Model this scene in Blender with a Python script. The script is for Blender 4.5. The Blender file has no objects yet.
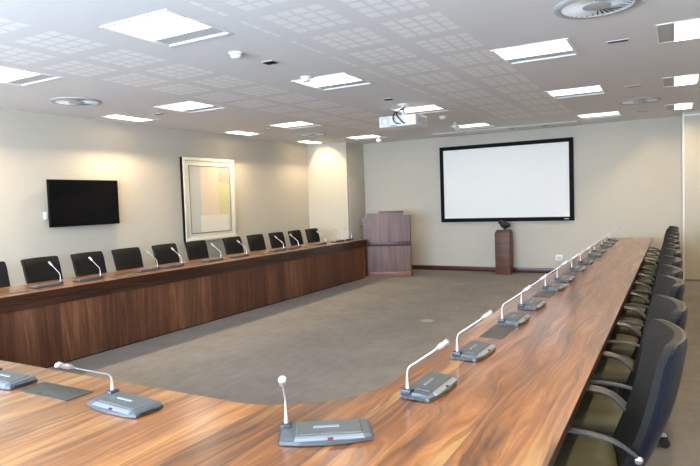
import bpy, bmesh, math, random
from mathutils import Vector, Matrix
random.seed(4)
PI = math.pi
scene = bpy.context.scene
COL = scene.collection

# ------------------------------------------------------------------ materials
def new_mat(name):
    m = bpy.data.materials.new(name); m.use_nodes = True
    nt = m.node_tree
    return m, nt, nt.nodes['Principled BSDF']

def simple(name, col, rough=0.5, metal=0.0, spec=0.5, coat=0.0, coat_rough=0.1):
    m, nt, b = new_mat(name)
    b.inputs['Base Color'].default_value = (*col, 1)
    b.inputs['Roughness'].default_value = rough
    b.inputs['Metallic'].default_value = metal
    b.inputs['Specular IOR Level'].default_value = spec
    b.inputs['Coat Weight'].default_value = coat
    b.inputs['Coat Roughness'].default_value = coat_rough
    return m

def emit(name, col, strength):
    m = bpy.data.materials.new(name); m.use_nodes = True
    nt = m.node_tree; nt.nodes.clear()
    o = nt.nodes.new('ShaderNodeOutputMaterial'); e = nt.nodes.new('ShaderNodeEmission')
    e.inputs['Color'].default_value = (*col, 1); e.inputs['Strength'].default_value = strength
    nt.links.new(e.outputs[0], o.inputs[0])
    return m

class NT:
    """small helper to chain nodes"""
    def __init__(s, nt): s.nt = nt
    def put(s, sock, v):
        if hasattr(v, 'is_linked') or hasattr(v, 'links'): s.nt.links.new(v, sock)
        else: sock.default_value = v
    def math(s, op, a, b=0.0, c=None):
        n = s.nt.nodes.new('ShaderNodeMath'); n.operation = op
        s.put(n.inputs[0], a); s.put(n.inputs[1], b)
        if c is not None: s.put(n.inputs[2], c)
        return n.outputs[0]
    def xyz(s):
        t = s.nt.nodes.new('ShaderNodeTexCoord'); p = s.nt.nodes.new('ShaderNodeSeparateXYZ')
        s.nt.links.new(t.outputs['Object'], p.inputs[0]); return p.outputs
    def combine(s, x, y, z):
        n = s.nt.nodes.new('ShaderNodeCombineXYZ')
        for i, v in enumerate((x, y, z)): s.put(n.inputs[i], v)
        return n.outputs[0]
    def noise(s, vec, scale, detail=3, rough=0.5, dist=0.0):
        n = s.nt.nodes.new('ShaderNodeTexNoise')
        s.put(n.inputs['Vector'], vec); n.inputs['Scale'].default_value = scale
        n.inputs['Detail'].default_value = detail; n.inputs['Roughness'].default_value = rough
        n.inputs['Distortion'].default_value = dist
        return n.outputs['Fac']
    def white(s, v):
        n = s.nt.nodes.new('ShaderNodeTexWhiteNoise'); n.noise_dimensions = '1D'
        s.put(n.inputs['W'], v); return n.outputs['Value']
    def ramp(s, f, stops):
        n = s.nt.nodes.new('ShaderNodeValToRGB'); cr = n.color_ramp
        while len(cr.elements) < len(stops): cr.elements.new(0.5)
        for e, (p, c) in zip(cr.elements, stops): e.position = p; e.color = (*c, 1)
        s.put(n.inputs[0], f); return n.outputs[0]
    def mix(s, f, a, b):
        n = s.nt.nodes.new('ShaderNodeMix'); n.data_type = 'RGBA'
        s.put(n.inputs[0], f)
        for sock, v in ((n.inputs[6], a), (n.inputs[7], b)):
            s.put(sock, v if not isinstance(v, tuple) else (*v, 1))
        return n.outputs[2]
    def sub(s, a, b): return s.math('SUBTRACT', a, b)
    def add(s, a, b): return s.math('ADD', a, b)
    def mul(s, a, b): return s.math('MULTIPLY', a, b)

def wood(name, along, across, plank, stops, rough=0.3, coat=0.0, coat_rough=0.12, flame=1.0, contrast=0.25, spec=0.5, sap=None, seg=None):
    """veneered wood; along / across name the grain axis and the axis that the leaves are laid out on"""
    m, nt, b = new_mat(name); k = NT(nt)
    o = k.xyz(); ax = dict(x=o[0], y=o[1], z=o[2])
    third = [a for a in 'xyz' if a not in (along, across)][0]
    A = ax[along]; C = ax[across]; T = ax[third]
    leaf = k.math('FLOOR', k.math('DIVIDE', C, plank))
    if seg:
        leaf = k.add(k.mul(leaf, 17.3), k.mul(k.math('FLOOR', k.add(k.math('DIVIDE', A, seg), k.mul(k.white(leaf), 5.0))), 3.7))
    r1 = k.white(leaf); r2 = k.white(k.add(leaf, 37.3))
    # slow sideways wander of the grain, mirrored differently leaf by leaf
    wv = k.combine(k.mul(A, 0.9), k.mul(C, 4.0), k.mul(r1, 30.0))
    wand = k.mul(k.sub(k.noise(wv, 1.3, 2, 0.5), 0.5), 0.28 * flame)
    cc = k.add(k.add(C, wand), k.mul(r1, 9.0))
    v1 = k.combine(k.mul(A, 0.55), k.mul(cc, 9.0), k.mul(T, 0.7))
    g1 = k.noise(v1, 1.6, 6, 0.62, 1.1)
    v2 = k.combine(k.mul(A, 2.2), k.mul(cc, 120.0), k.mul(T, 2.0))
    g2 = k.noise(v2, 1.0, 3, 0.6)
    f = k.add(k.mul(g1, 0.70), k.mul(g2, 0.30))
    f = k.add(k.mul(k.sub(f, 0.5), 2.1), 0.5)
    f = k.add(f, k.mul(k.sub(r2, 0.5), contrast))
    col = k.ramp(f, stops)
    if sap:
        sv = k.combine(k.mul(A, 0.45), k.mul(cc, 4.2), k.mul(r2, 20.0))
        sn = k.noise(sv, 1.5, 3, 0.55, 0.9)
        mr = nt.nodes.new('ShaderNodeMapRange'); mr.inputs[1].default_value = 0.60; mr.inputs[2].default_value = 0.68; nt.links.new(sn, mr.inputs[0])
        col = k.mix(k.mul(mr.outputs[0], 0.6), col, sap)
    # thin dark joints between the leaves
    fr = k.math('FRACT', k.math('DIVIDE', C, plank))
    j = k.math('LESS_THAN', fr, 0.012)
    col = k.mix(k.mul(j, 0.45), col, tuple(c * 0.55 for c in stops[0][1]))
    nt.links.new(col, b.inputs['Base Color'])
    b.inputs['Roughness'].default_value = rough
    b.inputs['Specular IOR Level'].default_value = spec
    b.inputs['Coat Weight'].default_value = coat
    b.inputs['Coat Roughness'].default_value = coat_rough
    return m

def lin(*c):
    return tuple(((v / 255 + 0.055) / 1.055) ** 2.4 if v > 10 else v / 255 / 12.92 for v in c)

M = {}
M['table'] = wood('walnut_tabletop', 'y', 'x', 0.19,
    [(0.10, lin(60, 33, 14)), (0.34, lin(110, 66, 30)), (0.56, lin(144, 90, 44)), (0.78, lin(172, 116, 61)), (0.96, lin(200, 151, 90))],
    rough=0.34, spec=0.5, coat=0.55, coat_rough=0.17, flame=0.7, contrast=0.42, sap=lin(192, 148, 86))
M['edge'] = wood('walnut_edge', 'y', 'z', 0.4,
    [(0.1, lin(44, 24, 16)), (0.5, lin(70, 41, 27)), (0.9, lin(100, 62, 40))], rough=0.3, coat=0.25, flame=0.2)
M['panel'] = wood('walnut_panel', 'z', 'y', 0.235,
    [(0.05, lin(66, 38, 25)), (0.4, lin(98, 60, 41)), (0.65, lin(120, 77, 53)), (0.95, lin(158, 112, 80))],
    rough=0.42, flame=0.35, contrast=0.42)
M['lectern'] = wood('walnut_lectern', 'z', 'x', 0.22,
    [(0.05, lin(66, 40, 31)), (0.4, lin(98, 63, 50)), (0.7, lin(120, 81, 66)), (0.95, lin(142, 102, 82))],
    rough=0.4, flame=0.3, contrast=0.2)
M['lectern_dark'] = wood('walnut_dark_band', 'x', 'z', 0.5,
    [(0.1, lin(46, 26, 21)), (0.9, lin(80, 50, 40))], rough=0.4, flame=0.2)
M['lectern_plinth'] = wood('walnut_plinth', 'x', 'z', 0.5,
    [(0.1, lin(110, 68, 50)), (0.9, lin(165, 112, 84))], rough=0.4, flame=0.2)
M['pedestal'] = wood('brown_pedestal', 'x', 'z', 0.26,
    [(0.1, lin(72, 43, 29)), (0.5, lin(100, 62, 43)), (0.9, lin(122, 78, 55))], rough=0.5, flame=0.3)
M['base_red'] = wood('mahogany_skirting', 'x', 'z', 0.5,
    [(0.1, lin(54, 22, 20)), (0.9, lin(92, 40, 36))], rough=0.35, flame=0.1)

def paint(name, col, var=0.03, rough=0.85):
    m, nt, b = new_mat(name); k = NT(nt)
    t = nt.nodes.new('ShaderNodeTexCoord')
    n = k.noise(t.outputs['Object'], 1.1, 3, 0.5)
    c2 = tuple(c * (1 - var * 2) for c in col); c1 = tuple(min(1, c * (1 + var)) for c in col)
    nt.links.new(k.ramp(n, [(0.25, c2), (0.75, c1)]), b.inputs['Base Color'])
    b.inputs['Roughness'].default_value = rough; b.inputs['Specular IOR Level'].default_value = 0.2
    return m
M['wall'] = paint('warm_grey_wall_covering', (0.57, 0.528, 0.45), 0.02)
M['pier'] = paint('warm_grey_pier_paint', (0.57, 0.53, 0.445), 0.02)
M['white_trim'] = simple('white_painted_metal', (0.80, 0.80, 0.78), 0.4)

def ceiling_mat():
    m, nt, b = new_mat('white_acoustic_ceiling'); k = NT(nt); o = k.xyz()
    X, Y = o[0], o[1]
    def band(lo, hi): return k.mul(k.math('GREATER_THAN', X, lo), k.math('LESS_THAN', X, hi))
    bands = k.add(band(-4.86, -3.66), band(-2.60, -1.38))
    bx = k.math('FRACT', k.math('DIVIDE', k.add(X, 4.83), 0.6)); by = k.math('FRACT', k.math('DIVIDE', k.sub(Y, 2.57), 0.6))
    blk = k.mul(k.math('LESS_THAN', bx, 0.8), k.math('LESS_THAN', by, 0.8))
    def bar(f):   # soft edged square in a 0.12 m cell
        q = k.math('FRACT', k.mul(f, 5.0)); d = k.math('ABSOLUTE', k.sub(q, 0.5))
        n = nt.nodes.new('ShaderNodeMapRange'); n.inputs[1].default_value = 0.44; n.inputs[2].default_value = 0.34
        nt.links.new(d, n.inputs[0]); return n.outputs[0]
    mask = k.mul(k.mul(bands, blk), k.mul(bar(bx), bar(by)))
    lim = k.mul(k.math('LESS_THAN', Y, 9.6), k.math('GREATER_THAN', Y, -1.9))
    col = k.mix(k.mul(mask, lim), (0.735, 0.742, 0.755), (0.87, 0.875, 0.885))
    nt.links.new(col, b.inputs['Base Color'])
    b.inputs['Roughness'].default_value = 0.9; b.inputs['Specular IOR Level'].default_value = 0.1
    return m
M['ceiling'] = ceiling_mat()

def carpet_mat():
    m, nt, b = new_mat('taupe_carpet'); k = NT(nt)
    t = nt.nodes.new('ShaderNodeTexCoord'); o = k.xyz()
    n1 = k.noise(t.outputs['Object'], 1.6, 4, 0.6); n2 = k.noise(t.outputs['Object'], 160.0, 2, 0.7)
    n3 = k.noise(k.combine(k.mul(o[0], 14.0), k.mul(o[1], 5.0), 0.0), 1.0, 3, 0.6)
    f = k.add(k.add(k.mul(n1, 0.35), k.mul(n2, 0.35)), k.mul(n3, 0.30))
    nt.links.new(k.ramp(f, [(0.3, (0.165, 0.150, 0.136)), (0.7, (0.285, 0.265, 0.247))]), b.inputs['Base Color'])
    b.inputs['Roughness'].default_value = 1.0; b.inputs['Specular IOR Level'].default_value = 0.05
    bp = nt.nodes.new('ShaderNodeBump'); bp.inputs['Strength'].default_value = 0.25; bp.inputs['Distance'].default_value = 0.004
    nt.links.new(n2, bp.inputs['Height']); nt.links.new(bp.outputs[0], b.inputs['Normal'])
    return m
M['carpet'] = carpet_mat()

def leather(name, c1, c2, rough):
    m, nt, b = new_mat(name); k = NT(nt)
    t = nt.nodes.new('ShaderNodeTexCoord')
    n = k.noise(t.outputs['Object'], 9.0, 3, 0.6); n2 = k.noise(t.outputs['Object'], 220.0, 2, 0.6)
    nt.links.new(k.ramp(n, [(0.3, c1), (0.7, c2)]), b.inputs['Base Color'])
    b.inputs['Roughness'].default_value = rough; b.inputs['Specular IOR Level'].default_value = 0.11
    bp = nt.nodes.new('ShaderNodeBump'); bp.inputs['Strength'].default_value = 0.12; bp.inputs['Distance'].default_value = 0.002
    nt.links.new(n2, bp.inputs['Height']); nt.links.new(bp.outputs[0], b.inputs['Normal'])
    return m
M['leather'] = leather('black_leather', (0.016, 0.016, 0.016), (0.017, 0.015, 0.013), 0.48)
M['leather_seat'] = leather('sheen_painted_black_leather', (0.066, 0.062, 0.036), (0.09, 0.085, 0.049), 0.42)  # black leather; warm sheen reflected from the ceiling is put into the base colour
M['shell'] = simple('black_blue_chair_shell', (0.008, 0.010, 0.018), 0.33, spec=0.14)
M['arm'] = simple('satin_grey_armrest', (0.06, 0.06, 0.058), 0.42, spec=0.3)
M['chrome'] = simple('polished_aluminium', (0.75, 0.75, 0.76), 0.18, metal=1.0)
M['black_plastic'] = simple('black_plastic', (0.015, 0.015, 0.016), 0.4)
M['unit'] = simple('grey_blue_unit_plastic', (0.085, 0.10, 0.115), 0.34, metal=0.25, spec=0.6)
M['unit_top'] = simple('grey_unit_top', (0.10, 0.108, 0.108), 0.42, metal=0.25)
M['unit_bar'] = simple('pale_grey_bar', (0.22, 0.25, 0.28), 0.3, metal=0.3)
M['unit_dark'] = simple('dark_grey_slots', (0.03, 0.034, 0.04), 0.45)
M['red'] = simple('red_indicator', (0.16, 0.01, 0.018), 0.25)
M['stalk'] = simple('white_silver_stalk', (0.66, 0.66, 0.67), 0.28, metal=0.45, spec=0.6)
M['mic_head'] = simple('silver_mic_head', (0.55, 0.56, 0.58), 0.3, metal=0.7)
M['hatch'] = simple('grey_hatch_plate', (0.062, 0.06, 0.052), 0.45, metal=0.3)
M['tv_glass'] = simple('black_screen_glass', (0.004, 0.004, 0.005), 0.10, spec=0.12)
M['black'] = simple('matt_black_frame', (0.005, 0.005, 0.005), 0.6, spec=0.1)
M['screen'] = simple('white_projection_fabric', (0.93, 0.92, 0.89), 0.75, spec=0.15)
M['white_plastic'] = simple('white_plastic', (0.78, 0.78, 0.77), 0.35)
M['off_white'] = simple('grey_white_plastic', (0.55, 0.55, 0.54), 0.45)
M['fixture'] = simple('white_fixture_frame', (0.80, 0.80, 0.80), 0.45)
M['fixture_in'] = simple('white_reflector', (0.80, 0.80, 0.80), 0.45)
M['perforated'] = simple('grey_perforated_plate', (0.46, 0.46, 0.46), 0.5)
M['diffuser'] = emit('lit_diffuser', (1.0, 0.88, 0.70), 8.0)
M['washer_lamp'] = emit('warm_lamp', (1.0, 0.78, 0.48), 420.0)
M['cream'] = simple('cream_picture_frame', (0.72, 0.68, 0.54), 0.5)
M['mount_board'] = simple('cream_mount_board', (0.74, 0.71, 0.60), 0.7)
M['fillet'] = simple('grey_brown_fillet', (0.22, 0.19, 0.16), 0.5)
M['bronze'] = simple('dark_polished_stone', (0.012, 0.014, 0.013), 0.22, spec=0.6)
M['brown_handle'] = simple('brown_timber_handle', lin(132, 92, 62), 0.4)
M['door'] = paint('grey_beige_door', (0.53, 0.50, 0.43), 0.02, 0.6)
M['hatch_panel'] = simple('pale_grey_ceiling_panel', (0.66, 0.66, 0.66), 0.7)
M['vent_grey'] = simple('grey_vent_ring', (0.42, 0.44, 0.46), 0.45)
M['vent_dark'] = simple('dark_vent_plenum', (0.10, 0.10, 0.11), 0.7)
M['floor_box'] = simple('brushed_floor_box', (0.36, 0.35, 0.33), 0.4, metal=0.4)

def art_mat():
    m, nt, b = new_mat('pastel_abstract'); k = NT(nt); o = k.xyz()
    wob = k.mul(k.sub(k.noise(k.combine(o[0], o[1], o[2]), 7.0, 3, 0.6), 0.5), 0.03)
    Y = k.add(o[1], wob); Z = k.add(o[2], wob)       # local: y along the wall, z up
    def gt(v, t): return k.math('GREATER_THAN', v, t)
    def lt(v, t): return k.math('LESS_THAN', v, t)
    col = k.mix(gt(Y, -0.24), lin(196, 196, 186), lin(222, 205, 182))           # blue-grey strip then peach
    col = k.mix(k.mul(gt(Y, 0.20), gt(Z, 0.26)), col, lin(188, 178, 168))       # lilac grey top corner
    g = k.mul(k.mul(gt(Y, 0.19), lt(Y, 0.42)), k.mul(gt(Z, -0.26), lt(Z, 0.30)))
    col = k.mix(g, col, lin(206, 203, 152))                                      # yellow green block
    col = k.mix(k.mul(gt(Y, -0.27), lt(Z, -0.27)), col, lin(226, 220, 204))      # pale foreground
    col = k.mix(k.mul(gt(Y, 0.42), lt(Z, 0.27)), col, lin(204, 196, 182))
    nt.links.new(col, b.inputs['Base Color']); b.inputs['Roughness'].default_value = 0.6
    return m
M['art'] = art_mat()

def glass_mat():
    m = bpy.data.materials.new('window_glass'); m.use_nodes = True; nt = m.node_tree; nt.nodes.clear()
    o = nt.nodes.new('ShaderNodeOutputMaterial'); mx = nt.nodes.new('ShaderNodeMixShader')
    t = nt.nodes.new('ShaderNodeBsdfTransparent'); g = nt.nodes.new('ShaderNodeBsdfGlossy')
    g.inputs['Roughness'].default_value = 0.03; mx.inputs[0].default_value = 0.06
    nt.links.new(t.outputs[0], mx.inputs[1]); nt.links.new(g.outputs[0], mx.inputs[2]); nt.links.new(mx.outputs[0], o.inputs[0])
    return m
M['glass'] = glass_mat()

# ------------------------------------------------------------------ mesh helpers
def box(bm, x0, x1, y0, y1, z0, z1, bevel=0.0, seg=2, mi=0):
    vs = [bm.verts.new((x, y, z)) for z in (z0, z1) for y in (y0, y1) for x in (x0, x1)]
    f = [(0, 2, 3, 1), (4, 5, 7, 6), (0, 1, 5, 4), (2, 6, 7, 3), (0, 4, 6, 2), (1, 3, 7, 5)]
    fs = [bm.faces.new([vs[i] for i in q]) for q in f]
    for a in fs: a.material_index = mi
    if bevel:
        ed = list({e for a in fs for e in a.edges})
        bmesh.ops.bevel(bm, geom=ed, offset=bevel, segments=seg, affect='EDGES', profile=0.5)

def prism(bm, pts, z0, z1, bevel=0.0, seg=2):
    n = len(pts)
    a = [bm.verts.new((p[0], p[1], z0)) for p in pts]; b = [bm.verts.new((p[0], p[1], z1)) for p in pts]
    top = bm.faces.new(b); bot = bm.faces.new(a[::-1])
    for i in range(n):
        j = (i + 1) % n; bm.faces.new((a[i], a[j], b[j], b[i]))
    if bevel:
        bmesh.ops.bevel(bm, geom=list(top.edges), offset=bevel, segments=seg, affect='EDGES', profile=0.5)

def hexa(bm, bot, top):
    """solid between two quads (each four points, same winding)"""
    a = [bm.verts.new(p) for p in bot]; b = [bm.verts.new(p) for p in top]
    bm.faces.new(a[::-1]); bm.faces.new(b)
    for i in range(4):
        j = (i + 1) % 4; bm.faces.new((a[i], a[j], b[j], b[i]))

def tube(bm, pts, rad, n=10, caps=True, flat=None):
    """sweep a circle (or, with flat=(w,h), a rounded band) along points"""
    P = [Vector(p) for p in pts]; rs = rad if isinstance(rad, (list, tuple)) else [rad] * len(P)
    rings = []; prev = None
    for i, p in enumerate(P):
        t = (P[min(i + 1, len(P) - 1)] - P[max(i - 1, 0)]).normalized()
        if prev is None:
            u = Vector((0, 0, 1)) if abs(t.z) < 0.9 else Vector((1, 0, 0))
            u = (u - t * u.dot(t)).normalized()
        else:
            u = (prev - t * prev.dot(t)).normalized()
        prev = u; v = t.cross(u)
        ring = []
        for k in range(n):
            a = 2 * PI * k / n
            ca, sa = math.cos(a), math.sin(a)
            if flat:
                e = 0.55
                du = flat[1] * math.copysign(abs(ca) ** e, ca); dv = flat[0] * math.copysign(abs(sa) ** e, sa)
                ring.append(bm.verts.new(p + u * du * rs[i] + v * dv * rs[i]))
            else:
                ring.append(bm.verts.new(p + (u * ca + v * sa) * rs[i]))
        rings.append(ring)
    for a, b in zip(rings, rings[1:]):
        for k in range(n):
            j = (k + 1) % n; bm.faces.new((a[k], a[j], b[j], b[k]))
    if caps:
        bm.faces.new(rings[0][::-1]); bm.faces.new(rings[-1])

def lathe(bm, prof, n=32, c=(0, 0, 0)):
    """revolve (r, z) points about the vertical through c"""
    rings = []
    for r, z in prof:
        if r < 1e-6: rings.append([bm.verts.new((c[0], c[1], c[2] + z))])
        else: rings.append([bm.verts.new((c[0] + r * math.cos(2 * PI * k / n), c[1] + r * math.sin(2 * PI * k / n), c[2] + z)) for k in range(n)])
    for a, b in zip(rings, rings[1:]):
        for k in range(n):
            j = (k + 1) % n
            q = [a[k % len(a)], a[j % len(a)], b[j % len(b)], b[k % len(b)]]
            u = []
            for v in q:
                if v not in u: u.append(v)
            if len(u) >= 3: bm.faces.new(u)

def ellipsoid(bm, c, r, n=20, m=12, rot=None):
    ret = bmesh.ops.create_uvsphere(bm, u_segments=n, v_segments=m, radius=1.0)
    mt = Matrix.Translation(c) @ (rot.to_4x4() if rot else Matrix.Identity(4)) @ Matrix.Diagonal((*r, 1))
    bmesh.ops.transform(bm, matrix=mt, verts=ret['verts'])

def bez(pts, n=16):
    """smooth Catmull-Rom through points"""
    P = [Vector(p) for p in pts]; P = [P[0] * 2 - P[1]] + P + [P[-1] * 2 - P[-2]]
    out = []
    for i in range(1, len(P) - 2):
        for k in range(n):
            t = k / n; a, b, c, d = P[i - 1], P[i], P[i + 1], P[i + 2]
            out.append(0.5 * ((2 * b) + (c - a) * t + (2 * a - 5 * b + 4 * c - d) * t * t + (3 * b - a - 3 * c + d) * t ** 3))
    out.append(P[-2]); return out

def obj(name, bm, mats, parent=None, angle=35, flat=False):
    bmesh.ops.recalc_face_normals(bm, faces=bm.faces)
    me = bpy.data.meshes.new(name); bm.to_mesh(me); bm.free()
    for m in (mats if isinstance(mats, (list, tuple)) else [mats]): me.materials.append(m)
    if not flat:
        me.shade_smooth(); me.set_sharp_from_angle(angle=math.radians(angle))
    o = bpy.data.objects.new(name, me); COL.objects.link(o)
    if parent: o.parent = parent
    return o

def tag(o, label, cat, group=None):
    o['label'] = label; o['category'] = cat
    if group: o['group'] = group
    return o

def thing(name, label, cat, loc=(0, 0, 0), rz=0.0, group=None):
    o = bpy.data.objects.new(name, None); COL.objects.link(o)
    o.empty_display_size = 0.1
    o.location = loc; o.rotation_euler = (0, 0, rz)
    return tag(o, label, cat, group)

def struct(name, bm, mats, parent=None, **kw):
    o = obj(name, bm, mats, parent, **kw)
    if parent is None: o['kind'] = 'structure'
    return o

def dup(root, loc, rz=0.0, label=None):
    r = root.copy(); COL.objects.link(r); r.location = loc; r.rotation_euler = (0, 0, rz)
    if label: r['label'] = label
    for ch in list(root.children):
        c = ch.copy(); COL.objects.link(c); c.parent = r
        for g in list(ch.children):
            d = g.copy(); COL.objects.link(d); d.parent = c
    return r

NEW = bmesh.new
ORD = ['first', 'second', 'third', 'fourth', 'fifth', 'sixth', 'seventh', 'eighth', 'ninth', 'tenth', 'eleventh', 'twelfth', 'thirteenth', 'fourteenth']

# ------------------------------------------------------------------ the room
XL, XR, YF, YB, HC = -6.99, 0.75, 11.44, -2.2, 2.75
YP, XP = 10.66, -6.01                 # the pier in the far corner by the lectern
YQ, XQ = 10.98, 0.125                 # the pier in the corner by the black chairs

TROF_X = (-5.30, -3.11, -1.06)
TROF_Y = {-5.30: (3.19, 5.48, 7.80, 10.25), -3.11: (3.03, 5.30, 7.72, 10.10), -1.06: (3.0, 5.34, 7.73, 10.28)}
trof = [(x, y) for x in TROF_X for y in TROF_Y[x]]
wash = [(-6.57, y, -1) for y in (1.2, 3.35, 5.58, 7.99, 10.16)] + [(0.115, y, 1) for y in (1.2, 3.0, 5.37, 7.76, 10.13)]
TH = 0.305; WX, WY = 0.125, 0.31
holes = [(x - TH, x + TH, y - TH, y + TH) for x, y in trof] + [(x - WX, x + WX, y - WY, y + WY) for x, y, s in wash]

bm = NEW(); box(bm, XL - .1, XR + .1, YB - .1, YF + .1, -0.12, 0.0); struct('floor', bm, M['carpet'], flat=True)

bm = NEW()
xs = sorted({XL - .1, XR + .1, *[h[0] for h in holes], *[h[1] for h in holes]}); ys = sorted({YB - .1, YF + .1, *[h[2] for h in holes], *[h[3] for h in holes]})
vv = {}
def gv(x, y):
    if (x, y) not in vv: vv[(x, y)] = bm.verts.new((x, y, HC))
    return vv[(x, y)]
for x0, x1 in zip(xs, xs[1:]):
    for y0, y1 in zip(ys, ys[1:]):
        cx, cy = (x0 + x1) / 2, (y0 + y1) / 2
        if any(h[0] < cx < h[1] and h[2] < cy < h[3] for h in holes): continue
        bm.faces.new((gv(x0, y0), gv(x0, y1), gv(x1, y1), gv(x1, y0)))
r = bmesh.ops.extrude_face_region(bm, geom=list(bm.faces))
bmesh.ops.translate(bm, vec=(0, 0, 0.05), verts=[v for v in r['geom'] if isinstance(v, bmesh.types.BMVert)])
struct('ceiling', bm, M['ceiling'], flat=True)

ZT = HC + 0.05
bm = NEW(); box(bm, XL - .1, XL, YB, YF, 0, ZT); struct('wall_left', bm, M['wall'], flat=True)
bm = NEW(); box(bm, XL - .1, XR + .1, YF, YF + .1, 0, ZT); struct('wall_far', bm, M['wall'], flat=True)
bm = NEW(); box(bm, XR, XR + .1, YB, YF, 0, ZT); struct('wall_right', bm, M['wall'], flat=True)
# rear wall with three windows
wins = [(-6.3, -4.5), (-4.1, -2.3), (-1.9, -0.1)]; WZ0, WZ1 = 0.85, 2.45
bm = NEW()
box(bm, XL - .1, XR + .1, YB - .1, YB, 0, WZ0); box(bm, XL - .1, XR + .1, YB - .1, YB, WZ1, ZT)
ed = [XL - .1] + [v for w in wins for v in w] + [XR + .1]
for a, b in zip(ed[::2], ed[1::2]): box(bm, a, b, YB - .1, YB, WZ0, WZ1)
struct('wall_rear', bm, M['wall'], flat=True)
for i, (a, b) in enumerate(wins):
    bm = NEW(); t = 0.05
    for (x0, x1, z0, z1) in ((a, b, WZ0, WZ0 + t), (a, b, WZ1 - t, WZ1), (a, a + t, WZ0 + t, WZ1 - t), (b - t, b, WZ0 + t, WZ1 - t), ((a + b) / 2 - t / 2, (a + b) / 2 + t / 2, WZ0 + t, WZ1 - t)):
        box(bm, x0, x1, YB - .08, YB - .02, z0, z1)
    w = struct('window_%d' % (i + 1), bm, M['white_trim'], flat=True)
    bm = NEW(); box(bm, a + t, b - t, YB - .055, YB - .049, WZ0 + t, WZ1 - t); obj('pane', bm, M['glass'], w, flat=True)
    L = bpy.data.lights.new('window_daylight', 'AREA'); L.shape = 'RECTANGLE'; L.size = b - a; L.size_y = WZ1 - WZ0
    L.cycles.is_portal = True
    lo = bpy.data.objects.new('window_daylight', L); COL.objects.link(lo)
    lo.location = ((a + b) / 2, YB - .12, (WZ0 + WZ1) / 2); lo.rotation_euler = (PI / 2, 0, 0)   # faces into the room (+Y)
    lo.rotation_euler = (-PI / 2, 0, PI)

# piers
bm = NEW(); box(bm, XL, XP, YP, YF, 0, HC); struct('wall_pier_left', bm, M['pier'], flat=True)
bm = NEW(); box(bm, XQ, XR, YQ, YF, 0, HC); struct('wall_pier_right', bm, M['pier'], flat=True)
bm = NEW(); box(bm, XQ - .012, XQ + .012, YQ - .012, YQ + .012, 0, HC); box(bm, XQ + .012, XR, YQ - .014, YQ, 2.69, 2.715)
struct('trim_1', bm, M['white_trim'], flat=True)
bm = NEW(); box(bm, XQ + .012, XR, YQ - .01, YQ, 0, 0.03); struct('trim_2', bm, M['fillet'], flat=True)
# door in the side of the pier
bm = NEW(); box(bm, XP, XP + .012, YP + .07, YF - .02, 0, 2.0, 0.003); d = struct('door_1', bm, M['door'])
bm = NEW(); hy = 11.2
tube(bm, [(XP + .012, hy, .70), (XP + .05, hy, .70), (XP + .05, hy, .96), (XP + .012, hy, .96)], 0.016, 10); obj('door_handle', bm, M['brown_handle'], d)
# skirtings
def skirt(name, x0, x1, y0, y1):
    bm = NEW(); box(bm, x0, x1, y0, y1, 0, .095, .006); return struct(name, bm, M['base_red'])
skirt('baseboard_far', XP + .02, XQ, YF - .018, YF)
skirt('baseboard_left', XL, XL + .018, YB, YP)
skirt('baseboard_right', XR - .018, XR, YB, YQ)

# ------------------------------------------------------------------ ceiling fixtures
def make_troffer(label):
    t = thing('ceiling_light', label, 'ceiling light', (0, 0, HC), 0, 'square recessed ceiling lights')
    a, b = 0.318, 0.294
    bm = NEW()
    for x0, x1, y0, y1 in ((-a, a, -a, -b), (-a, a, b, a), (-a, -b, -b, b), (b, a, -b, b)): box(bm, x0, x1, y0, y1, -.007, 0.0)
    obj('frame', bm, M['fixture'], t, flat=True)
    bm = NEW(); h = 0.10; w = 0.015
    e = 0.302
    for x0, x1, y0, y1, z0, z1 in ((-e, e, -e, -e + w, .001, h), (-e, e, e - w, e, .001, h), (-e, -e + w, -e + w, e - w, .001, h), (e - w, e, -e + w, e - w, .001, h), (-e, e, -e, e, h, h + .01)):
        box(bm, x0, x1, y0, y1, z0, z1)
    obj('housing', bm, M['fixture_in'], t, flat=True)
    i = 0.287
    bm = NEW(); box(bm, -i, i, -i, .135, .05, .056); obj('diffuser', bm, M['diffuser'], t, flat=True)
    bm = NEW(); box(bm, -i, i, .137, .16, .004, .06); obj('reflector_strip', bm, M['fixture_in'], t, flat=True)
    bm = NEW()
    for k in range(8): box(bm, -i, i, .162 + k * .0155, .1735 + k * .0155, .004, .012)
    box(bm, -i, i, .161, .287, .012, .018)
    obj('grille_plate', bm, M['perforated'], t, flat=True)
    return t
ROWN = {-5.30: 'over the television-side table', -3.11: 'in the middle row', -1.06: 'in the row beside the black chairs'}
proto = None
for x in TROF_X:
    for i, y in enumerate(TROF_Y[x]):
        k = len(TROF_Y[x]) - i
        lab = 'square ceiling light %s, %s from the far wall' % (ROWN[x], ORD[k - 1])
        if proto is None: proto = make_troffer(lab); proto.location = (x, y, HC)
        else: dup(proto, (x, y, HC), 0, lab)

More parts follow.
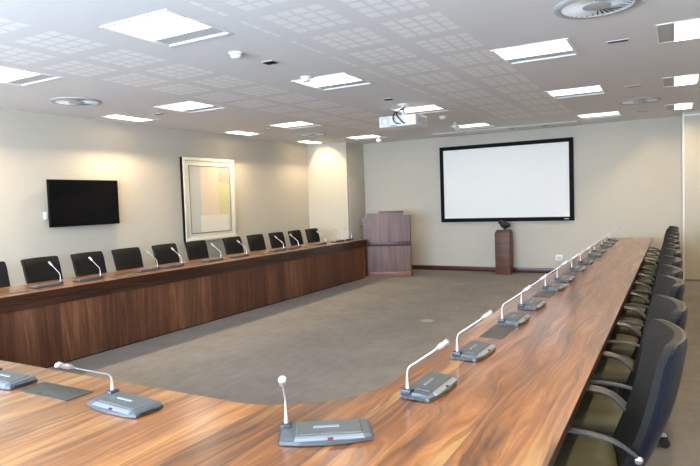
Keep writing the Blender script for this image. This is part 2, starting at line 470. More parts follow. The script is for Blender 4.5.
def make_washer(label):
    t = thing('wall_washer', label, 'ceiling light', (0, 0, HC), 0, 'deep recessed wall washer lights')
    a, b, ya, yb = WX + .012, WX - .012, WY + .012, WY - .012
    bm = NEW()
    for x0, x1, y0, y1 in ((-a, a + .10, -ya, -yb), (-a, a + .10, yb, ya), (-a, -b, -yb, yb), (a + .09, a + .10, -yb, yb)): box(bm, x0, x1, y0, y1, -.006, 0.0)
    obj('frame', bm, M['fixture'], t, flat=True)
    bm = NEW(); box(bm, b, a + .09, -yb, yb, -.003, 0.0); obj('side_plate', bm, M['perforated'], t, flat=True)
    bm = NEW(); h = .20; w = .008; ex, ey = WX - .003, WY - .003
    for x0, x1, y0, y1, z0, z1 in ((-ex, ex, -ey, -ey + w, .001, h), (-ex, ex, ey - w, ey, .001, h), (-ex, -ex + w, -ey + w, ey - w, .001, h), (ex - w, ex, -ey + w, ey - w, .001, h), (-ex, ex, -ey, ey, h, h + .01)):
        box(bm, x0, x1, y0, y1, z0, z1)
    obj('reflector', bm, M['fixture_in'], t, flat=True)
    bm = NEW(); box(bm, -.028, .028, -.28, .28, 0, .02)
    bm.normal_update()
    for q in bm.faces: q.material_index = 0 if q.normal.z < -.5 else 1
    bmesh.ops.rotate(bm, matrix=Matrix.Rotation(math.radians(-28), 3, 'Y'), verts=bm.verts); bmesh.ops.translate(bm, vec=(-.03, 0, .128), verts=bm.verts)
    obj('lamp', bm, [M['washer_lamp'], M['fixture_in']], t, flat=True)
    return t
M['washer_dim'] = emit('warm_lamp_dimmed', (1.0, 0.78, 0.48), 230.0)
proto = None
for x, y, s in wash:
    side = 'beside the television wall' if s < 0 else 'above the black chairs'
    ks = sorted([q[1] for q in wash if q[2] == s], reverse=True).index(y)
    lab = 'deep ceiling light %s, %s from the far end' % (side, ORD[ks])
    if proto is None: proto = make_washer(lab); proto.location = (x, y, HC)
    else:
        r = dup(proto, (x, y, HC), 0 if s < 0 else PI, lab)
        if s > 0 or y > 10:
            for ch in r.children:
                if ch.name.startswith('lamp'): ch.material_slots[0].link = 'OBJECT'; ch.material_slots[0].material = M['washer_dim']

def make_vent(label):
    t = thing('ceiling_vent', label, 'air vent', (0, 0, HC), 0, 'round swirl air vents')
    bm = NEW(); lathe(bm, [(.275, 0), (.275, -.006), (.262, -.014), (.228, -.014), (.222, -.004), (.222, 0)], 48); obj('rim', bm, M['vent_grey'], t)
    bm = NEW(); lathe(bm, [(0, -.001), (.222, -.001), (.222, -.0005), (0, -.0005)], 40); obj('plenum', bm, M['vent_dark'], t)
    bm = NEW(); n = 36
    for k in range(n):
        a = 2 * PI * k / n; u = Vector((math.cos(a), math.sin(a), 0)); v = Vector((-u.y, u.x, 0))
        r0, r1 = .085, .224; w0, w1 = .0055, .013
        b_ = [u * r0 - v * w0 + Vector((0, 0, -.012)), u * r1 - v * w1 + Vector((0, 0, -.014)), u * r1 + v * w1 + Vector((0, 0, -.004)), u * r0 + v * w0 + Vector((0, 0, -.004))]
        hexa(bm, b_, [p + Vector((0, 0, .0025)) for p in b_])
    obj('vanes', bm, M['white_plastic'], t, flat=True)
    bm = NEW(); lathe(bm, [(0, -.016), (.07, -.016), (.09, -.012), (.09, -.002), (0, -.002)], 32); obj('hub', bm, M['vent_grey'], t)
    return t
vents = [(-5.98, 4.36, 'round white swirl vent in the ceiling near the television wall'),
         (-5.80, 9.03, 'round swirl vent in the ceiling before the far corner pier and lectern'),
         (-0.45, 4.27, 'large round swirl vent cut by the top of the picture, above the black chairs'),
         (-0.42, 9.05, 'round swirl vent in the ceiling near the projection screen, over the table end')]
proto = None
for x, y, lab in vents:
    if proto is None: proto = make_vent(lab); proto.location = (x, y, HC)
    else: dup(proto, (x, y, HC), 0, lab)

def make_smoke(label):
    t = thing('smoke_detector', label, 'smoke detector', (0, 0, HC), 0, 'white ceiling smoke detectors')
    bm = NEW(); lathe(bm, [(0, 0), (.058, 0), (.058, -.012), (.05, -.016), (0, -.016)], 28); obj('base', bm, M['white_plastic'], t)
    bm = NEW(); lathe(bm, [(.044, -.016), (.044, -.034), (.034, -.046), (0, -.05)], 28); obj('sensor_dome', bm, M['white_plastic'], t)
    return t
proto = None
for x, y, lab in [(-3.15, 3.80, 'white round smoke detector on the bare ceiling beside the big square light'),
                  (-3.20, 4.92, 'white round smoke detector overlapping the bright square light in the middle row'),
                  (-3.10, 8.55, 'small white smoke detector just beyond the projector')]:
    if proto is None: proto = make_smoke(lab); proto.location = (x, y, HC)
    else: dup(proto, (x, y, HC), 0, lab)

def make_spot(label, lens):
    t = thing('ceiling_spotlight', label, 'spotlight', (0, 0, HC), 0, 'small white ceiling spotlights')
    bm = NEW(); lathe(bm, [(0, 0), (.035, 0), (.035, -.01), (.02, -.014), (.02, -.03), (0, -.03)], 20); obj('base', bm, M['white_plastic'], t)
    bm = NEW(); ellipsoid(bm, (0, 0, -.058), (.055, .055, .04)); obj('head', bm, M['white_plastic'], t)
    bm = NEW(); lathe(bm, [(0, -.094), (.025, -.094), (.025, -.102), (0, -.102)], 16); obj('lens', bm, M['off_white'], t)
    return t
s0 = make_spot('pair of white ceiling spotlights before the screen, the one closer to it', None); s0['label'] = 'small white ceiling spotlight before the screen, the one closer to the far wall'
s0.location = (-3.27, 9.75, HC)
dup(s0, (-3.20, 9.42, HC), 0, 'small white ceiling spotlight before the screen, the one closer to the projector')
dup(s0, (-5.15, 10.49, HC), 0, 'small white ceiling spotlight over the lectern')

def make_sensor(label):
    t = thing('ceiling_sensor', label, 'ceiling sensor', (0, 0, HC), 0, 'small dark ceiling sensors')
    bm = NEW(); box(bm, -.06, .06, -.05, .05, -.006, 0, .002); obj('plate', bm, M['off_white'], t)
    bm = NEW(); box(bm, -.052, .052, -.042, .042, -.013, -.006, .003); obj('cover', bm, M['black'], t)
    return t
s0 = make_sensor('small black square sensor on the ceiling beside the smoke detector'); s0.location = (-3.11, 4.21, HC)
dup(s0, (-3.10, 6.61, HC), 0, 'small black square sensor on the ceiling before the projector mount')

def make_slot(label):
    t = thing('ceiling_slot_grille', label, 'ceiling grille', (0, 0, HC), 0, 'small dark slot grilles')
    bm = NEW(); box(bm, -.085, .085, -.035, .035, -.004, 0, .001); obj('plate', bm, M['hatch_panel'], t)
    bm = NEW(); box(bm, -.075, .075, -.024, .024, -.007, -.004); obj('slot', bm, M['unit_dark'], t)
    return t
proto = None
for x, y, lab in [(-0.41, 5.38, 'small dark ceiling slot above the black chairs, third from the far wall'),
                  (-0.43, 7.76, 'small dark ceiling slot above the black chairs, second from the far wall'),
                  (-0.44, 10.25, 'small dark ceiling slot above the black chairs, beside the far wall'),
                  (-6.00, 5.60, 'small dark slot grille in the ceiling beside a wall washer before the picture'),
                  (-5.90, 7.85, 'small dark slot grille in the ceiling opposite the framed picture')]:
    if proto is None: proto = make_slot(lab); proto.location = (x, y, HC)
    else: dup(proto, (x, y, HC), 0, lab)

t = thing('ceiling_panel', 'long pale grey access panel in the ceiling along the projection screen', 'ceiling panel', (-2.78, 11.0, HC))
bm = NEW(); box(bm, -1.32, 1.32, -.30, .30, -.012, 0, .003); obj('panel', bm, M['hatch_panel'], t)
for dx in (.15, .74):
    bm = NEW(); box(bm, dx - .05, dx + .05, -.09, -.03, -.018, -.012, .002); obj('catch', bm, M['vent_dark'], t)

# projector
t = thing('projector', 'white projector hanging from the ceiling with dark cables at its back', 'projector', (-3.12, 7.11, HC))
bm = NEW(); box(bm, -.26, .26, -.21, .21, -.305, -.165, .014, 3); obj('body', bm, M['white_plastic'], t)
bm = NEW()
for k in range(9): box(bm, -.235, -.10, -.2145, -.208, -.29 + k * .0125, -.284 + k * .0125)
obj('fan_grille', bm, M['vent_grey'], t, flat=True)
bm = NEW(); lathe(bm, [(0, 0), (.034, 0), (.034, .006), (0, .006)], 24); bmesh.ops.rotate(bm, matrix=Matrix.Rotation(PI / 2, 3, 'X'), verts=bm.verts); bmesh.ops.translate(bm, vec=(-.165, -.2145, -.235), verts=bm.verts); obj('fan_badge', bm, M['white_plastic'], t)
bm = NEW()
for dx, dz, w, h in ((-.055, -.20, .022, .018), (.03, -.275, .05, .012), (.10, -.275, .04, .012), (.19, -.25, .012, .012), (-.05, -.292, .09, .008)): box(bm, dx - w / 2, dx + w / 2, -.2145, -.208, dz - h / 2, dz + h / 2)
obj('ports', bm, M['black_plastic'], t, flat=True)
bm = NEW(); 
for k in range(10): box(bm, .258, .263, -.15 + k * .03, -.135 + k * .03, -.27, -.20)
obj('side_grille', bm, M['off_white'], t, flat=True)
bm = NEW(); lathe(bm, [(0, 0), (.05, 0), (.05, .05), (.042, .05), (.03, .03), (0, .03)], 24); bmesh.ops.rotate(bm, matrix=Matrix.Rotation(-PI / 2, 3, 'X'), verts=bm.verts); bmesh.ops.translate(bm, vec=(.1, .2, -.235), verts=bm.verts); obj('lens', bm, M['black_plastic'], t)
bm = NEW(); lathe(bm, [(0, 0), (.075, 0), (.075, -.012), (.03, -.03), (.022, -.04), (.022, -.165), (0, -.165)], 24); obj('mount_pole', bm, M['white_plastic'], t)
for pts in ([(.01, -.02, -.06), (-.01, -.12, -.10), (-.03, -.235, -.15), (-.035, -.245, -.23), (0.0, -.235, -.27), (.03, -.212, -.275)],
            [(.015, -.02, -.05), (.0, -.13, -.10), (.01, -.24, -.16), (.05, -.245, -.22), (.09, -.24, -.268), (.10, -.212, -.275)]):
    bm = NEW(); tube(bm, bez(pts, 8), .0085, 8); obj('cable', bm, M['black_plastic'], t)

# ------------------------------------------------------------------ things on the walls
t = thing('flat_tv', 'black flat television on the pale side wall above the chairs', 'television', (XL + .003, 5.08, 1.603))
bm = NEW(); box(bm, .055, .095, -.525, .525, -.305, .305, .006); obj('bezel', bm, M['black'], t)
bm = NEW(); box(bm, .0945, .097, -.512, .512, -.285, .293); obj('display', bm, M['tv_glass'], t, flat=True)
bm = NEW(); box(bm, 0, .055, -.2, .2, -.18, .18, .004); obj('wall_bracket', bm, M['black'], t)
bm = NEW(); box(bm, .006, .04, -.556, -.520, -.20, -.11, .004); obj('side_box', bm, M['white_plastic'], t)['label'] = 'small white box at the edge of the television'

t = thing('framed_picture', 'large framed pastel abstract picture with deep black sides', 'picture', (XL + .003, 7.53, 1.615))
W, H = 0.625, 0.695; dpt = .055
bm = NEW(); box(bm, 0, dpt, -W, W, -H, H); obj('deep_frame', bm, M['black'], t, flat=True)
bm = NEW(); f = .055
for y0, y1, z0, z1 in ((-W, W, H - f, H), (-W, W, -H, -H + f), (-W, -W + f, -H + f, H - f), (W - f, W, -H + f, H - f)): box(bm, dpt, dpt + .014, y0, y1, z0, z1, .004)
obj('moulding', bm, M['cream'], t)
bm = NEW(); box(bm, dpt, dpt + .004, -W + f, W - f, -H + f, H - f); obj('mount_board', bm, M['mount_board'], t, flat=True)
bm = NEW(); a, b = W - .125, H - .13; q = .014
for y0, y1, z0, z1 in ((-a, a, b - q, b), (-a, a, -b, -b + q), (-a, -a + q, -b + q, b - q), (a - q, a, -b + q, b - q)): box(bm, dpt + .004, dpt + .009, y0, y1, z0, z1)
obj('inner_fillet', bm, M['fillet'], t, flat=True)
bm = NEW(); box(bm, dpt + .004, dpt + .006, -a + q, a - q, -b + q, b - q); obj('artwork', bm, M['art'], t, flat=True)

t = thing('projection_screen', 'wide white projection screen with black border on the far wall', 'projection screen', (-2.925, YF - .003, 1.768))
W, H, f = 1.295, .768, .075
bm = NEW()
for x0, x1, z0, z1 in ((-W, W, H - f, H), (-W, W, -H, -H + f), (-W, -W + f, -H + f, H - f), (W - f, W, -H + f, H - f)): box(bm, x0, x1, -.045, 0, z0, z1)
obj('border', bm, M['black'], t, flat=True)
bm = NEW(); box(bm, -W + f, W - f, -.032, -.005, -H + f, H - f); obj('screen_fabric', bm, M['screen'], t, flat=True)
bm = NEW(); box(bm, W - .17, W - .09, -.047, -.045, -H + .03, -H + .045); obj('badge', bm, M['off_white'], t, flat=True)

t = thing('wall_socket', 'white wall socket low on the far wall beyond the table', 'wall socket', (-1.91, YF, .30))
bm = NEW(); box(bm, -.062, .062, -.012, 0, -.055, .055, .003); obj('plate', bm, M['white_plastic'], t)
bm = NEW()
box(bm, -.03, .03, -.0135, -.011, -.025, .02)
obj('sockets', bm, M['off_white'], t, flat=True)

# pedestal and sculpture
t = thing('pedestal', 'square brown wooden pedestal under the projection screen', 'pedestal', (-2.885, 11.2, 0))
bm = NEW(); box(bm, -.142, .142, -.13, .13, 0, .80, .004); obj('column', bm, M['pedestal'], t)
bm = NEW(); box(bm, -.132, .132, -.12, .12, .80, .825, .003); obj('top_slab', bm, M['pedestal'], t)
t = thing('bird_sculpture', 'small dark polished bird-like sculpture standing on the wooden pedestal', 'sculpture', (-2.885, 11.2, .825))
bm = NEW(); box(bm, -.12, .12, -.09, .09, 0, .025, .004); obj('base_plate', bm, M['lectern_dark'], t)
bm = NEW()
tube(bm, bez([(.145, 0, .115), (.10, 0, .12), (.03, 0, .125), (-.02, 0, .15), (-.055, 0, .185), (-.095, 0, .180), (-.125, 0, .165)], 6),
     [v for a in [(.022, .05), (.05, .078), (.078, .072), (.072, .045), (.045, .034), (.034, .006)] for v in [a[0] + (a[1] - a[0]) * q / 6 for q in range(6)]] + [.005], 16)
bmesh.ops.scale(bm, vec=(.86, .86, .9), verts=bm.verts); obj('body', bm, M['bronze'], t, angle=60)
bm = NEW(); tube(bm, [(.02, 0, .02), (.03, 0, .08)], [.03, .02], 12); obj('foot', bm, M['bronze'], t)

bm = NEW(); lathe(bm, [(0, 0), (.085, 0), (.085, .004), (.072, .008), (.066, .005), (0, .005)], 32)
o = obj('floor_box', bm, M['floor_box']); o.location = (-2.66, 6.6, 0); tag(o, 'round brushed metal floor box set in the carpet', 'floor box')

# ------------------------------------------------------------------ conference table
XA, XB, XC, XD = -5.93, -5.23, -1.02, -0.31      # outer/inner edges of both long arms
Y0, Y1, YEL, YER = 0.95, 1.67, 9.95, 10.42
TZ = 0.75
def arc(cx, cy, r, a0, a1, n=14): return [(cx + r * math.cos(math.radians(a0 + (a1 - a0) * i / n)), cy + r * math.sin(math.radians(a0 + (a1 - a0) * i / n))) for i in range(n + 1)]
R1 = 0.47
inner = [(XB, YEL)] + arc(XB + R1, Y1 + R1, R1, 180, 270) + arc(XC - R1, Y1 + R1, R1, 270, 360) + [(XC, YER)]
outer = [(XD, YER)] + arc(XD - .25, Y0 + .25, .25, 0, -90, 8) + arc(XA + .25, Y0 + .25, .25, 270, 180, 8) + [(XA, YEL)]
t = thing('conference_table', 'huge glossy walnut U-shaped conference table', 'table', (0, 0, 0))
bm = NEW(); prism(bm, inner + outer, TZ - .035, TZ, .003, 2); bm.normal_update()
for q in bm.faces:
    if abs(q.normal.z) < 0.6: q.material_index = 1
obj('tabletop', bm, [M['table'], M['edge']], t, angle=30)

def sweep(bm, path, prof):
    """prof: closed list of (offset to the inside of the U, z)"""
    n = len(path); rings = []
    for i, p in enumerate(path):
        a = Vector(path[max(i - 1, 0)]); b = Vector(path[min(i + 1, n - 1)]); d = (b - a).normalized(); nn = Vector((-d.y, d.x))
        rings.append([bm.verts.new((p[0] + nn.x * o_, p[1] + nn.y * o_, z)) for o_, z in prof])
    m = len(prof)
    for a, b in zip(rings, rings[1:]):
        for k in range(m):
            j = (k + 1) % m; bm.faces.new((a[k], a[j], b[j], b[k]))
    bm.faces.new(rings[0][::-1]); bm.faces.new(rings[-1])
bm = NEW(); sweep(bm, inner, [(-.004, TZ - .035), (-.004, TZ - .055), (-.016, TZ - .058), (-.016, TZ - .09), (-.026, TZ - .094), (-.026, TZ - .150), (-.07, TZ - .150), (-.07, TZ - .035)])
obj('apron_moulding', bm, M['edge'], t)
bm = NEW(); sweep(bm, inner, [(-.035, .012), (-.035, TZ - .150), (-.065, TZ - .150), (-.065, .012)]); obj('front_panel', bm, M['panel'], t)
bm = NEW(); sweep(bm, inner, [(-.045, 0), (-.045, .012), (-.062, .012), (-.062, 0)]); obj('plinth', bm, M['black'], t)
bm = NEW(); box(bm, XA + .36, XB - .07, YEL - .06, YEL - .03, 0, TZ - .035); obj('end_panel', bm, M['panel'], t, flat=True)
bm = NEW(); box(bm, XC + .07, XD - .27, YER - .06, YER - .03, 0, TZ - .035); obj('end_panel', bm, M['panel'], t, flat=True)
# inner supports
for x0, x1, y in ((XA + .32, XB - .07, 3.66), (XA + .32, XB - .07, 6.86), (XC + .07, XD - .34, 3.33), (XC + .07, XD - .34, 5.26), (XC + .07, XD - .34, 8.37)):
    bm = NEW(); box(bm, x0, x1, y - .015, y + .015, 0, TZ - .035); obj('support_panel', bm, M['panel'], t, flat=True)

# lectern
t = thing('lectern', 'tall walnut lectern with stepped top at the end of the table', 'lectern', (-4.915, 10.27, 0), math.radians(20))
def front(bm, pts, y0, y1):   # outline in x,z extruded along y
    a = [bm.verts.new((x, y0, z)) for x, z in pts]; b = [bm.verts.new((x, y1, z)) for x, z in pts]
    bm.faces.new(a); bm.faces.new(b[::-1]); n = len(pts)
    for i in range(n):
        j = (i + 1) % n; bm.faces.new((a[i], a[j], b[j], b[i]))
bm = NEW(); front(bm, [(-.41, .09), (.43, .09), (.43, 1.205), (.315, 1.205), (.315, 1.245), (-.41, 1.245)], 0.0, .03); obj('front_panel', bm, M['lectern'], t, flat=True)
bm = NEW(); box(bm, -.17, .315, .004, .036, 1.245, 1.285, .002); obj('raised_crest', bm, M['lectern'], t)
bm = NEW(); box(bm, -.415, .44, -.012, 0, .60, .685, .002); obj('band', bm, M['lectern_dark'], t)
bm = NEW(); box(bm, -.42, .44, -.008, .46, 0, .09, .003); obj('plinth', bm, M['lectern_plinth'], t)
bm = NEW(); front(bm, [(-.49, 0), (-.41, 0), (-.41, 1.17), (-.49, 1.17)], .04, .40); obj('side_wing', bm, M['lectern'], t, flat=True)
bm = NEW(); box(bm, .405, .43, .03, .46, .09, 1.18); obj('side_panel', bm, M['lectern'], t, flat=True)
bm = NEW(); box(bm, -.41, -.385, .03, .46, .09, 1.18); obj('side_panel', bm, M['lectern'], t, flat=True)
bm = NEW(); hexa(bm, [(-.385, .03, 1.17), (.405, .03, 1.17), (.405, .46, 1.06), (-.385, .46, 1.06)], [(-.385, .03, 1.19), (.405, .03, 1.19), (.405, .46, 1.08), (-.385, .46, 1.08)]); obj('reading_top', bm, M['lectern_dark'], t, flat=True)

# ------------------------------------------------------------------ delegate microphones
def make_mic(label, group):
    t = thing('delegate_microphone', label, 'microphone', (0, 0, TZ), 0, group)
    # local x along the unit, local -y towards the person who sits at it
    w, d = .146, .070
    bm = NEW()
    pts = [(-w, d), (-w, -d * .72), (-w * .55, -d * .95), (0, -d * 1.03), (w * .55, -d * .95), (w, -d * .72), (w, d)]
    prism(bm, pts[::-1], 0.003, .015, 0, 1)
    hexa(bm, [(-w * .98, -d * .75, .015), (w * .98, -d * .75, .015), (w * .98, d * .98, .015), (-w * .98, d * .98, .015)],
         [(-w * .93, -d * .62, .022), (w * .93, -d * .62, .022), (w * .93, d * .9, .029), (-w * .93, d * .9, .029)])
    obj('base', bm, M['unit'], t, flat=True)
    bm = NEW(); hexa(bm, [(-.095, -.036, .0225), (.115, -.036, .0225), (.115, .056, .0275), (-.095, .056, .0275)], [(-.091, -.033, .0262), (.111, -.033, .0262), (.111, .052, .0318), (-.091, .052, .0318)])
    tp = obj('top_panel', bm, M['unit_top'], t, flat=True)
    bm = NEW(); hexa(bm, [(-.04, .005, .028), (.045, .005, .028), (.045, .018, .029), (-.04, .018, .029)], [(-.038, .007, .0318), (.043, .007, .0318), (.043, .016, .0326), (-.038, .016, .0326)])
    obj('button_bar', bm, M['unit_bar'], tp, flat=True)
    bm = NEW(); hexa(bm, [(-.10, -.062, .015), (.12, -.062, .015), (.12, -.050, .015), (-.10, -.050, .015)], [(-.095, -.055, .0205), (.115, -.055, .0205), (.115, -.044, .0235), (-.095, -.044, .0235)])
    lip = obj('front_lip', bm, M['unit_bar'], t, flat=True)
    bm = NEW(); box(bm, .004, .022, -.0632, -.0545, .0155, .0205, .0015); obj('indicator', bm, M['red'], t)
    for s in (-1, 1):
        bm = NEW()
        for q in range(5): x0 = s * w; box(bm, min(x0, x0 + s * .003), max(x0, x0 + s * .003), -.034 + q * .020, -.017 + q * .020, .004, .0145)
        obj('slots', bm, M['unit_dark'], t, flat=True)
    bm = NEW(); box(bm, -.146, -.108, .024, .066, .015, .037, .005); obj('stalk_block', bm, M['unit_dark'], t)
    pts = bez([(-.127, .044, .035), (-.127, .044, .092), (-.127, .034, .120), (-.127, .005, .141), (-.126, -.036, .170), (-.125, -.075, .198)], 8)
    bm = NEW(); n = len(pts); tube(bm, pts, [.0070 - .0040 * min(1, i / 8) for i in range(n)], 10)
    st = obj('stalk', bm, M['stalk'], t)
    a, b = pts[-6], pts[-1]; dr = (b - a).normalized()
    bm = NEW(); tube(bm, [b - dr * .004, b + dr * .006, b + dr * .012, b + dr * .030, b + dr * .034, b + dr * .056, b + dr * .060], [.0045, .0070, .0105, .0112, .0092, .0122, .0075], 12)
    obj('mic_head', bm, M['mic_head'], st)
    return t
MG = 'grey delegate microphones on the conference table'
rowL = [3.55, 4.02, 4.82, 5.22, 5.95, 6.50, 7.42, 7.84, 8.68, 9.30, 9.66]
rowR = [2.10, 2.68, 3.47, 3.97, 4.79, 5.29, 6.05, 6.65, 7.45, 7.92, 8.75, 9.18, 9.87]
m0 = make_mic('grey gooseneck microphone on the table curve, its stalk upright toward the camera', MG)
m0.location = (-.975, 1.535, TZ); m0.rotation_euler = (0, 0, math.radians(33))
f1 = dup(m0, (-1.822, 1.447, TZ), math.radians(-4), 'grey gooseneck microphone on the cross table, stalk bent over beside the dark hatch')
for ch in f1.children:
    if ch.name.startswith('stalk') and 'block' not in ch.name: ch.scale = (1.0, 1.32, .84); ch.location = (0, -.012, 0)
dup(m0, (-2.60, 1.445, TZ), 0, 'grey microphone unit cut by the picture edge on the cross table')
for i, y in enumerate(rowL):
    dup(m0, (-5.505, y, TZ), -PI / 2, 'gooseneck microphone on the table under the television wall, %s from the lectern' % ORD[len(rowL) - 1 - i])
for i, y in enumerate(rowR):
    dup(m0, (-.835, y, TZ), PI / 2 + math.radians(random.uniform(-3, 3)), 'gooseneck microphone in the row beside the black chairs, %s from the table curve' % ORD[i])

def make_hatch(label):
    t = thing('table_hatch', label, 'table hatch', (0, 0, TZ), 0, 'flush grey hatches in the tabletop')
    bm = NEW(); box(bm, -.165, .165, -.062, .062, 0, .003, .001); obj('plate', bm, M['hatch'], t)
    for dx in (-.03, .03):
        bm = NEW(); lathe(bm, [(0, .003), (.008, .003), (.008, .0045), (0, .0045)], 12, (dx, -.048, 0))
        obj('catch', bm, M['black_plastic'], t)
    return t
h0 = make_hatch('flush dark grey hatch in the cross table between two microphones'); h0.location = (-2.26, 1.465, TZ)
for i, y in enumerate((3.17, 4.50, 5.68, 7.06, 8.34)):
    dup(h0, (-.855, y, TZ), PI / 2, 'flush grey hatch in the table beside the black chairs, %s from the table curve' % ORD[i])
for i, y in enumerate((3.12, 4.44, 5.58, 6.98, 8.26)):
    dup(h0, (-5.42, y, TZ), -PI / 2, 'flush grey hatch in the table under the television wall, %s from the lectern' % ORD[4 - i])

# ------------------------------------------------------------------ chairs
def back_solid(bm, w_of, front_y, thick, z0, z1, nu=30, nv=24, crown=0.0, corner=0.015, pinch=(.25, .006)):
    F, B = [], []
    for j in range(nv + 1):
        v = j / nv; rf, rb = [], []
        for i in range(nu + 1):
            u = -1 + 2 * i / nu
            # rounded upper and lower corners: squash v near |u| = 1
            x = u * w_of(v)
            dx = max(0, abs(x) - (w_of(v) - corner)) / corner
            zt = z1 - crown * (1 - u * u) - corner * (1 - math.sqrt(max(0, 1 - dx * dx))) * 0.8
            zb = z0 + corner * (1 - math.sqrt(max(0, 1 - dx * dx))) * 0.8
            z = zb + (zt - zb) * v
            e = max(abs(u) ** 6, abs(2 * v - 1) ** 10)
            th = thick * (1 - pinch[0] * e)
            y = front_y(u, v) - pinch[1] * e
            rf.append(bm.verts.new((x, y, z))); rb.append(bm.verts.new((x, y - th, z)))
        F.append(rf); B.append(rb)
    for j in range(nv):
        for i in range(nu):
            bm.faces.new((F[j][i], F[j][i + 1], F[j + 1][i + 1], F[j + 1][i]))
            bm.faces.new((B[j][i], B[j + 1][i], B[j + 1][i + 1], B[j][i + 1]))
    for j in range(nv):
        bm.faces.new((F[j][0], F[j + 1][0], B[j + 1][0], B[j][0])); bm.faces.new((F[j][nu], B[j][nu], B[j + 1][nu], F[j + 1][nu]))
    for i in range(nu):
        bm.faces.new((F[0][i], B[0][i], B[0][i + 1], F[0][i + 1])); bm.faces.new((F[nv][i], F[nv][i + 1], B[nv][i + 1], B[nv][i]))

def make_chair(label, group):
    t = thing('conference_chair', label, 'chair', (0, 0, 0), 0, group)
    # front of the chair looks along local +y
    def yf(u, v): return -.212 - .188 * v ** 1.1 - .022 * math.sin(PI * min(1, v * 1.15)) + .055 * u * u * (0.55 + 0.45 * v)
    def w(v): return .195 + .042 * math.sin(min(1.0, v * 1.15) * PI / 2)
    bm = NEW(); back_solid(bm, w, yf, .034, .44, .985); obj('backrest', bm, M['leather'], t, angle=60)
    def yb(u, v): return yf(u, v) - .026 - .012 * math.sin(PI * v) * (1 - u * u)
    def w2(v): return w(v) - .003
    bm = NEW(); back_solid(bm, w2, yb, .036, .43, .984, crown=0.0, pinch=(.55, .0)); obj('back_shell', bm, M['shell'], t, angle=60)
    # seat cushion
    bm = NEW(); n, mm = 28, 10
    rings = []
    for j in range(mm + 1):
        f = -PI / 2 + PI * j / mm; cz, rr = math.sin(f), max(0.0, math.cos(f)) ** .35
        ring = []
        for k in range(n):
            a = 2 * PI * k / n; ca, sa = math.cos(a), math.sin(a); q = .42
            x = .235 * rr * math.copysign(abs(ca) ** q, ca); y = .03 + .245 * rr * math.copysign(abs(sa) ** q, sa)
            z = .455 + .042 * math.copysign(abs(cz) ** .8, cz) - .022 * max(0, (y - .16) / .115) ** 2 - .012 * math.exp(-((x / .16) ** 2)) * (1 if cz > 0 else 0)
            ring.append(bm.verts.new((x, y, z)))
        rings.append(ring)
    for a, b in zip(rings, rings[1:]):
        for k in range(n): bm.faces.new((a[k], a[(k + 1) % n], b[(k + 1) % n], b[k]))
    bmesh.ops.remove_doubles(bm, verts=bm.verts, dist=1e-5)
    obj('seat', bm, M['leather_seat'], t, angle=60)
    bm = NEW(); box(bm, -.19, .19, -.17, .20, .392, .42, .012); obj('seat_pan', bm, M['black_plastic'], t)
    for s in (-1, 1):
        pts = bez([(s * .224, -.262, .60), (s * .252, -.20, .648), (s * .252, -.10, .668), (s * .245, .02, .664), (s * .225, .13, .632), (s * .215, .20, .56), (s * .20, .20, .46), (s * .17, .14, .405)], 6)
        bm = NEW(); tube(bm, pts, 1.0, 12, True, (.025, .008)); obj('armrest', bm, M['arm'], t, angle=50)
        bm = NEW(); ellipsoid(bm, (s * .232, -.275, .585), (.012, .016, .016), 12, 8); obj('arm_bolt', bm, M['chrome'], t)
    bm = NEW(); lathe(bm, [(0, .395), (.06, .395), (.06, .37), (.03, .36), (.03, .22), (.038, .22), (.038, .10), (.05, .085), (.05, .06), (0, .06)], 20, (0, -.07, 0)); obj('gas_column', bm, M['black_plastic'], t)
    for k in range(5):
        a = 2 * PI * k / 5 - PI / 2; u = Vector((math.cos(a), math.sin(a), 0)); v = Vector((-u.y, u.x, 0))
        bm = NEW()
        def ring(r, w_, z0, z1): return [u * r - v * w_ + Vector((0, 0, z0)), u * r + v * w_ + Vector((0, 0, z0)), u * r + v * w_ * .8 + Vector((0, 0, z1)), u * r - v * w_ * .8 + Vector((0, 0, z1))]
        hexa(bm, ring(.03, .026, .062, .112), ring(.285, .015, .062, .078))
        bmesh.ops.bevel(bm, geom=list(bm.edges), offset=.004, segments=2, affect='EDGES')
        lg = obj('leg', bm, M['chrome'], t); lg.location = (0, -.07, 0)
        bm = NEW(); c = u * .275
        for q in (-1, 1): tube(bm, [c + v * q * .008 + Vector((0, 0, .0285)), c + v * q * .024 + Vector((0, 0, .0285))], .028, 14)
        tube(bm, [c + Vector((0, 0, .028)), c + Vector((0, 0, .066))], .010, 8)
        obj('castor', bm, M['black_plastic'], lg, angle=40)
    return t
CG = 'black leather chairs along the table'
chL = [3.40, 4.02, 4.62, 5.19, 5.84, 6.45, 7.27, 7.86, 8.46, 9.05, 9.63]
chR = [2.35, 2.94, 3.72, 4.30, 4.93, 5.58, 6.18, 6.80, 7.42, 8.05, 8.68, 9.30]
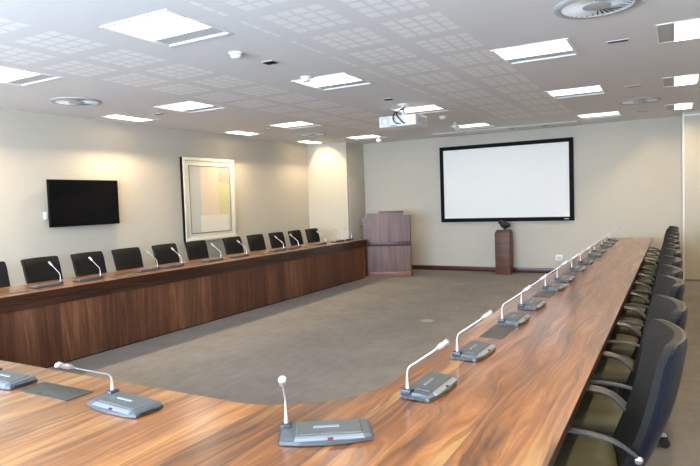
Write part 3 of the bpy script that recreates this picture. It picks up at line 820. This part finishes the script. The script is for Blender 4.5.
def turn_base(r, i):
    if i % 2:
        for ch in r.children:
            if ch.name.startswith('leg'): ch.rotation_euler = (0, 0, PI / 5)
c0 = None
for i, y in enumerate(chR):
    lab = 'black leather chair with sheen-painted seat in the row facing the television, %s from the camera' % ORD[i]
    rz = PI / 2 + math.radians(8 + random.uniform(-2.5, 2.5)); loc = (-.405 + random.uniform(-.008, .008), y, 0)
    if c0 is None: c0 = make_chair(lab, CG); c0.location = loc; c0.rotation_euler = (0, 0, rz)
    else: turn_base(dup(c0, loc, rz, lab), i)
for i, y in enumerate(chL):
    lab = 'black leather chair against the television wall, %s from the lectern' % ORD[len(chL) - 1 - i]
    turn_base(dup(c0, (-5.90, y + .02, 0), -PI / 2 + math.radians(8 + random.uniform(-1.5, 1.5)), lab), i)

# ------------------------------------------------------------------ daylight and camera
wd = bpy.data.worlds.new('overcast_daylight'); scene.world = wd; wd.use_nodes = True
bg = wd.node_tree.nodes['Background']; bg.inputs['Color'].default_value = (0.63, 0.80, 1.0, 1); bg.inputs['Strength'].default_value = 38.0

cd = bpy.data.cameras.new('camera'); cam = bpy.data.objects.new('camera', cd); COL.objects.link(cam)
yaw, pitch, roll, h, f = -0.5114, -0.0544, -0.0346, 1.498, 580.3
F = Vector((math.sin(yaw) * math.cos(pitch), math.cos(yaw) * math.cos(pitch), math.sin(pitch)))
Rr = F.cross(Vector((0, 0, 1))).normalized(); U = Rr.cross(F)
c, s = math.cos(roll), math.sin(roll)
R2 = c * Rr + s * U; U2 = -s * Rr + c * U
mw = Matrix((( R2.x, U2.x, -F.x, 0), (R2.y, U2.y, -F.y, 0), (R2.z, U2.z, -F.z, h), (0, 0, 0, 1)))
cam.matrix_world = mw
cd.sensor_width = 36; cd.lens = f / 700 * 36; cd.clip_start = 0.05
scene.camera = cam

vs = scene.view_settings
scene.display_settings.display_device = 'sRGB'
vs.view_transform = 'Standard'; vs.look = 'None'; vs.gamma = 1.0; vs.exposure = 0.45; vs.use_curve_mapping = False
scene.cycles.max_bounces = 10; scene.cycles.diffuse_bounces = 6
scene.cycles.sample_clamp_indirect = 6.0
